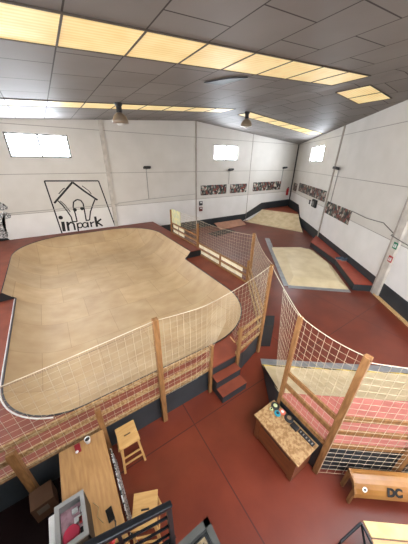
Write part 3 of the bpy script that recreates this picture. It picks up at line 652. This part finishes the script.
# stair handrail next to the gallery
hr = thing('stair_handrail', 'black metal stair handrail with balusters at the bottom of the view', 'handrail', (.16,.56,2.0))
def hp(x, z, y=.56): return Vector((x-.16, y-.56, z-2.0))
sl = -.6
zr = lambda x: 2.75 + (x-.16)*sl
bm = B(); bar(bm, hp(.17,zr(.17)), hp(-1.3,zr(-1.3)), .035, .03); bevel(obj('top_rail', bm, m_bmetal, hr), .006)
for dz in (.14, .27, .4):
    bm = B(); bar(bm, hp(.155,zr(.155)-dz), hp(-1.3,zr(-1.3)-dz), .012, .012); obj('mid_rail', bm, m_bmetal, hr)
bm = B(); bar(bm, hp(.155,zr(.155)), hp(.155,2.0), .028, .028, up=(1,0,0)); obj('newel_post', bm, m_bmetal, hr)
for k in range(3):
    x = -.1-.3*k; bm = B(); bar(bm, hp(x,zr(x)), hp(x,zr(x)-.75), .016, .016, up=(1,0,0)); obj('baluster', bm, m_bmetal, hr)
sr2 = thing('metal_stair', 'black perforated stair treads just below the handrail', 'stairs', (0,.5,2.0))
trm = mat('checker_black',(40,42,46),.4,.4,c2=(14,14,16),scale=60)
for k in range(5):
    bm = B(); box(bm, .02-.26*k, .18-.26*k, -.12, .12, .13*k-.0, .13*k+.03); obj('tread', bm, trm, sr2)
bm = B(); bar(bm, (.18,.12,-.03), (-1.1,.12,.62), .02, .08); obj('stringer', bm, m_bmetal, sr2)

# ------------------------------------------------------------ wall furniture
# inpark logo (drawn on the back wall)
lgx = thing('wall_logo', 'black line drawing of a house with the word inpark on the back wall', 'wall painting', (1.3,GY,2.1))
def wl(bm, pts, w_, y=GY-.004):
    for a, c in zip(pts, pts[1:]):
        bar(bm, (a[0]-1.3, y-GY, a[1]-2.1), (c[0]-1.3, y-GY, c[1]-2.1), w_, .006, up=(0,1,0))
    return bm
bm = B(); wl(bm, [(-.02,3.49),(2.39,3.42),(2.88,.82)], .06); wl(bm, [(-.02,3.49),(.12,.76)], .06); obj('frame_line', bm, m_ink, lgx)
LOGO = {"lines": [[0.08750000000000001, [[0.134, 2.324], [0.616, 2.773], [1.153, 3.276]]], [0.08750000000000001, [[1.153, 3.276], [1.622, 2.81], [2.166, 2.328]]], [0.0375, [[0.428, 2.753], [0.636, 2.942], [0.751, 3.02]]], [0.0375, [[1.552, 3.088], [1.819, 2.833], [1.915, 2.658]]], [0.0625, [[0.322, 2.428], [0.467, 2.207], [0.613, 1.878], [0.727, 1.551], [0.727, 1.314]]], [0.0375, [[0.418, 2.42], [0.581, 2.186], [0.736, 1.83]]], [0.0625, [[2.052, 2.384], [1.905, 2.138], [1.695, 1.741], [1.566, 1.305]]], [0.0625, [[0.727, 1.314], [0.948, 1.298]]], [0.0625, [[1.566, 1.305], [1.376, 1.304]]], [0.0625, [[0.948, 1.298], [0.948, 1.703], [0.926, 2.087], [0.999, 2.329], [1.175, 2.428], [1.344, 2.381], [1.425, 2.203], [1.414, 1.771], [1.397, 1.301]]]], "dots": [[0.974, 1.921, 0.09], [1.321, 1.957, 0.09]], "idot": [0.244, 1.631], "strokes": [["i", [[0.124, [[0.285, 1.371], [0.24, 0.863]]]]], ["n", [[0.087, [[0.484, 1.345], [0.448, 0.856]]], [0.074, [[0.485, 1.166], [0.582, 1.273], [0.689, 1.283], [0.766, 1.2], [0.757, 0.859]]]]], ["p", [[0.062, [[0.93, 1.215], [0.903, 0.774]]], [0.05, [[1.16, 1.061], [1.137, 1.005], [1.095, 0.963], [1.042, 0.945], [0.99, 0.952], [0.948, 0.984], [0.926, 1.035], [0.926, 1.093], [0.95, 1.149], [0.991, 1.19], [1.043, 1.209], [1.095, 1.202], [1.137, 1.17], [1.16, 1.12], [1.16, 1.061]]]]], ["a", [[0.05, [[1.415, 1.051], [1.392, 0.995], [1.349, 0.952], [1.296, 0.933], [1.242, 0.941], [1.2, 0.974], [1.176, 1.025], [1.176, 1.084], [1.199, 1.14], [1.241, 1.181], [1.294, 1.2], [1.347, 1.194], [1.39, 1.162], [1.415, 1.111], [1.415, 1.051]]], [0.062, [[1.444, 1.197], [1.433, 0.91]]]]], ["r", [[0.062, [[1.592, 1.202], [1.594, 0.913]]], [0.05, [[1.602, 1.076], [1.674, 1.154], [1.793, 1.177]]]]], ["k", [[0.099, [[1.881, 1.465], [1.879, 0.885]]], [0.074, [[1.9, 1.125], [2.166, 1.294]]], [0.074, [[1.925, 1.134], [2.179, 0.895]]]]]]}
bm = B()
for w_, pts in LOGO['lines']: wl(bm, [(a_, b_+.12) for a_, b_ in pts], w_)
obj('house_outline', bm, m_ink, lgx)
bm = B()
for x, z, r_ in LOGO['dots']: lathe(bm, [(.001,0),(r_,0),(r_,.006),(.001,.006)], seg=14, M=frame((x-1.3,-.004,z-1.98),(1,0,0),(0,0,1)))
obj('house_eyes', bm, m_ink, lgx)
for nm_, parts_ in LOGO['strokes']:
    bm = B()
    for w_, pts in parts_: wl(bm, [(a_, b_+.12) for a_, b_ in pts], w_*1.2)
    if nm_ == 'i': lathe(bm, [(.001,0),(.1,0),(.1,.006),(.001,.006)], seg=14, M=frame((LOGO['idot'][0]-1.3,-.004,LOGO['idot'][1]-2.02),(1,0,0),(0,0,1)))
    obj('letter', bm, m_ink, lgx)
# painted black and white figure at the left edge
pf = thing('wall_painting', 'black and white sprayed figure on the back wall at the left edge', 'wall painting', (-2.6,GY,1.6))
def wp(p, y=-.006): return [(a+2.6, y, z-1.6) for a, z in p]
bm = B(); prism3(bm, wp([(-4.4,.72),(-1.95,.72),(-2.15,1.0),(-2.5,1.12),(-4.4,1.1)]), (0,.004,0)); obj('black_base', bm, m_ink, pf)
bm = B(); prism3(bm, wp([(-2.16,1.0),(-2.05,1.2),(-2.15,1.6),(-2.1,1.85),(-1.74,1.93),(-1.7,2.1),(-1.9,2.22),(-2.2,2.15),(-2.6,2.25),(-2.7,1.9),(-2.45,1.5),(-2.4,1.02)], -.01), (0,.004,0)); obj('figure_shape', bm, zb, pf)
bm = B(); prism3(bm, wp([(-1.95,2.28),(-1.74,2.34),(-1.7,2.42),(-1.85,2.46),(-1.84,2.6),(-2.1,2.72),(-2.4,2.6),(-2.4,2.32)], -.01), (0,.004,0)); obj('figure_head', bm, zb, pf)
# photo strips
pm_ = mat('photo_collage', (120,110,100), .5)
t = NT(pm_); b = t.n['Principled BSDF']; tc = t.add('ShaderNodeTexCoord'); mp = t.add('ShaderNodeMapping'); mp.inputs['Scale'].default_value = (5,5,4); t.l.new(tc.outputs['Object'], mp.inputs[0])
vo = t.add('ShaderNodeTexVoronoi'); vo.inputs['Scale'].default_value = 1.6; t.l.new(mp.outputs[0], vo.inputs['Vector'])
sp = t.add('ShaderNodeSeparateColor'); t.l.new(vo.outputs['Color'], sp.inputs[0]); r = t.add('ShaderNodeValToRGB'); r.color_ramp.interpolation = 'CONSTANT'
cols = [(24,20,20),(92,70,58),(150,140,128),(40,40,46),(196,186,172),(70,90,80),(120,60,50),(34,30,30)]
el = r.color_ramp.elements
for i, cc in enumerate(cols):
    e_ = el[i] if i < 2 else el.new(i/len(cols)); e_.position = i/len(cols); e_.color = (*lin(cc), 1)
t.l.new(sp.outputs[0], r.inputs[0]); t.l.new(r.outputs[0], b.inputs['Base Color'])
def poster(a, z0, z1, w_, d, nn, label, rows_=None):
    t = thing('photo_strip', label, 'poster', a, math.atan2(d[1], d[0]), 'photo collages on the walls')
    s = 1 if Matrix.Rotation(t.rotation_euler.z,3,'Z') @ Vector((0,1,0)) @ Vector(nn) > 0 else -1
    bm = B(); box(bm, 0, w_, 0, s*.02, z0, z1); obj('print', bm, pm_, t); return t
for i, (x0, x1, z0, z1, lb_) in enumerate(((8.85,11.1,2.27,2.92,'wide photo collage next to the pole on the back wall'), (11.45,13.1,2.27,2.9,'narrower middle photo collage on the back wall'), (13.8,17.1,2.28,2.95,'long photo collage nearest the corner on the back wall'))):
    poster((x0,GY-.021,0), z0, z1, x1-x0, (1,0), (0,1,0), lb_)
for t0, t1, z0, z1, lb_ in ((12.9,14.0,2.2,2.82,'small square photo collage on the right wall by the corner'), (6.65,12.3,2.33,2.95,'longest photo collage on the right wall under the window'), (3.3,6.2,1.8,2.46,'photo collage right of the pole on the right wall')):
    p = rw(t0,0,.021); poster((p.x,p.y,0), z0, z1, t1-t0, dW, -nW, lb_)
# floodlights and conduit
def flood(p, nn, zc, label):
    t = thing('flood_light', label, 'lamp', p, math.atan2(nn[1], nn[0])+PI/2, 'small black floodlights on the walls')
    bm = B(); box(bm, -.03,.03,-.12,0,-.03,.03); obj('bracket', bm, m_bmetal, t)
    bm = B(); box(bm, -.2,.2,-.3,-.1,-.05,.06, Matrix.Rotation(-.3,4,'X')); bevel(obj('lamp_head', bm, m_black, t), .01)
    bm = B(); tube(bm, [(0,-.02,0),(0,-.02,zc-p[2])], .02, 6); obj('conduit', bm, m_cond, t)
flood((5.08,GY,4.0), (0,-1,0), 2.3, 'floodlight with grey conduit left of the pole on the back wall')
flood((11.28,GY,3.85), (0,-1,0), 2.92, 'floodlight between the first two collages on the back wall')
flood((17.1,GY,3.95), (0,-1,0), 2.95, 'floodlight near the far corner on the back wall')
p = rw(5.75,4.15); flood(tuple(p), tuple(nW), 2.46, 'floodlight right of the pole on the right wall')
bm = B(); tube(bm, [(-4.4,GY-.02,2.12),(3.0,GY-.02,2.16)], .014, 6); tube(bm, [(3.0,GY-.1,2.16),(3.2,GY-.1,2.16),(3.2,GY-.02,2.2),(5.1,GY-.02,2.3),(8.4,GY-.02,2.4)], .016, 6); o = obj('conduit_pipe', bm, m_cond); tag(o, 'long grey conduit pipe running low across the back wall to the pole', 'pipe')
bm = B(); tube(bm, [rw(3.3,2.46,.02), rw(2,2.42,.02), rw(.9,2.5,.02), rw(.2,2.3,.02), rw(.15,2.25,.12), rw(-.5,2.2,.12), rw(-.55,2.15,.02), rw(-1.8,2.0,.02)], .014, 6); o = obj('cable_run', bm, mat('dark_cable',(110,104,98),.6)); tag(o, 'dark cable running along the right wall from the collage to the pilaster', 'cable')
# wall-mounted small things
def plate(name, p, w_, h_, d, mm, label, cat, depth=.03):
    t = thing(name, label, cat, p, math.atan2(d[1], d[0])); return t
sg = [(rw(-.22,2.0,.115), 'green exit sign plate on the pilaster of the right wall', (30,120,80), 'sign_face'), (rw(-.24,1.52,.115), 'red fire equipment sign plate on the pilaster of the right wall', (176,50,50), 'sign_face')]
for p, lb_, cc, nm in sg:
    t = thing('safety_sign', lb_, 'sign', p, math.atan2(dW.y, dW.x))
    bm = B(); box(bm, -.1,.1,-.0,.01,-.11,.11); obj('sign_plate', bm, mat('sign_%d' % cc[0], cc, .5), t)
    bm = B(); box(bm, -.06,.0,.01,.014,-.06,.06); box(bm, .03,.07,.01,.014,-.07,.04); obj('pictogram', bm, m_white, t)
t = thing('wall_speaker', 'black square speaker box on the right wall below the long collage', 'speaker', rw(8.05,2.02), math.atan2(dW.y, dW.x))
bm = B(); box(bm, -.36,.36,0,.12,-.24,.24); bevel(obj('cabinet', bm, m_black, t), .02)
bm = B(); lathe(bm, [(.16,0),(.16,.02),(.12,.02),(.05,.005)], seg=18, M=frame((0,.145,0),(1,0,0),(0,0,1)) @ Matrix.Scale(-1,4,(0,0,1))); obj('cone_ring', bm, m_grey, t)
t = thing('wall_switch', 'small black switch left of the speaker box', 'switch', rw(9.1,1.95), math.atan2(dW.y, dW.x)); bm = B(); box(bm,-.1,.1,0,.03,-.14,.14); obj('switch_plate', bm, m_black, t); bm = B(); box(bm,-.04,.04,.03,.045,-.05,.05); obj('rocker', bm, m_grey, t)
for z, cc, lb_ in ((1.75,(60,60,64),'dark electric box on the pole of the back wall, upper one'), (1.35,(120,60,54),'reddish electric box on the pole of the back wall, lower one')):
    t = thing('switch_box', lb_, 'switch', (8.85,GY,z)); bm = B(); box(bm,-.13,.13,-.07,0,-.14,.14); obj('box_body', bm, mat('swb%d'%cc[0], cc, .5), t); bm = B(); box(bm,-.08,.08,-.08,-.07,.02,.1); obj('box_cover', bm, m_white, t)
t = thing('fire_extinguisher', 'red extinguisher on the back wall by the far corner', 'extinguisher', (18.0,GY-.14,1.75))
bm = B(); lathe(bm, [(.001,0),(.1,.01),(.1,.5),(.05,.58),(.03,.62)], seg=14); obj('cylinder_body', bm, m_red, t, smooth=True)
bm = B(); box(bm,-.02,.1,-.02,.02,.62,.68); tube(bm, [(.05,0,.64),(.14,0,.55),(.13,0,.2)], .012, 6); obj('valve_and_hose', bm, m_black, t)
# shoes on the ledge
for k, (x, y, rz) in enumerate(((11.0,4.78,.4), (11.08,4.55,.9))):
    t = thing('skate_shoe', 'dark shoe on the red ledge, %s of the pair' % ('left' if k == 0 else 'right'), 'shoe', (x,y,.29), rz, 'shoes on the ledge')
    bm = B(); prism3(bm, [(-.05,-.15,.03),(-.05,.16,.03),(-.05,.17,.07),(-.05,.05,.1),(-.05,-.02,.15),(-.05,-.15,.15)], (.1,0,0)); bevel(obj('upper', bm, mat('shoe_blue',(60,76,92),.6), t), .015)
    bm = B(); box(bm,-.055,.055,-.16,.18,0,.03); obj('sole', bm, m_grey, t)
# hanging lamps
def lamp(x, y, label):
    z = roof_z(x)
    t = thing('hanging_lamp', label, 'lamp', (x,y,z), 0, 'high-bay lamps under the ceiling')
    bm = B(); lathe(bm, [(.13,-.0),(.13,-.04),(.09,-.1),(.1,-.26),(.04,-.32)][::-1], seg=16); obj('ballast', bm, m_black, t)
    bm = B(); lathe(bm, [(.27,-.58),(.265,-.5),(.2,-.37),(.1,-.28),(.05,-.26)], seg=20); obj('bell_shade', bm, mat('smoked_shade',(150,132,112),.3,.3), t, smooth=True)
    bm = B(); lathe(bm, [(.001,-.66),(.1,-.64),(.14,-.59)], seg=14); obj('lens', bm, m_white, t)
lamp(2.66, 9.35, 'bell-shaped hanging lamp on the left, above the bowl')
lamp(8.8, 9.75, 'bell-shaped hanging lamp on the right, near the ridge')
bm = B(); prism3(bm, [(3.93,6.05,roof_z(3.93)-.012),(4.5,6.11,roof_z(4.5)-.012),(4.67,5.25,roof_z(4.67)-.012),(4.28,5.49,roof_z(4.28)-.012)], (0,0,-.02)); o = obj('loose_panel', bm, m_black); tag(o, 'dark gap panel in the ceiling beside the skylight strip', 'ceiling panel')
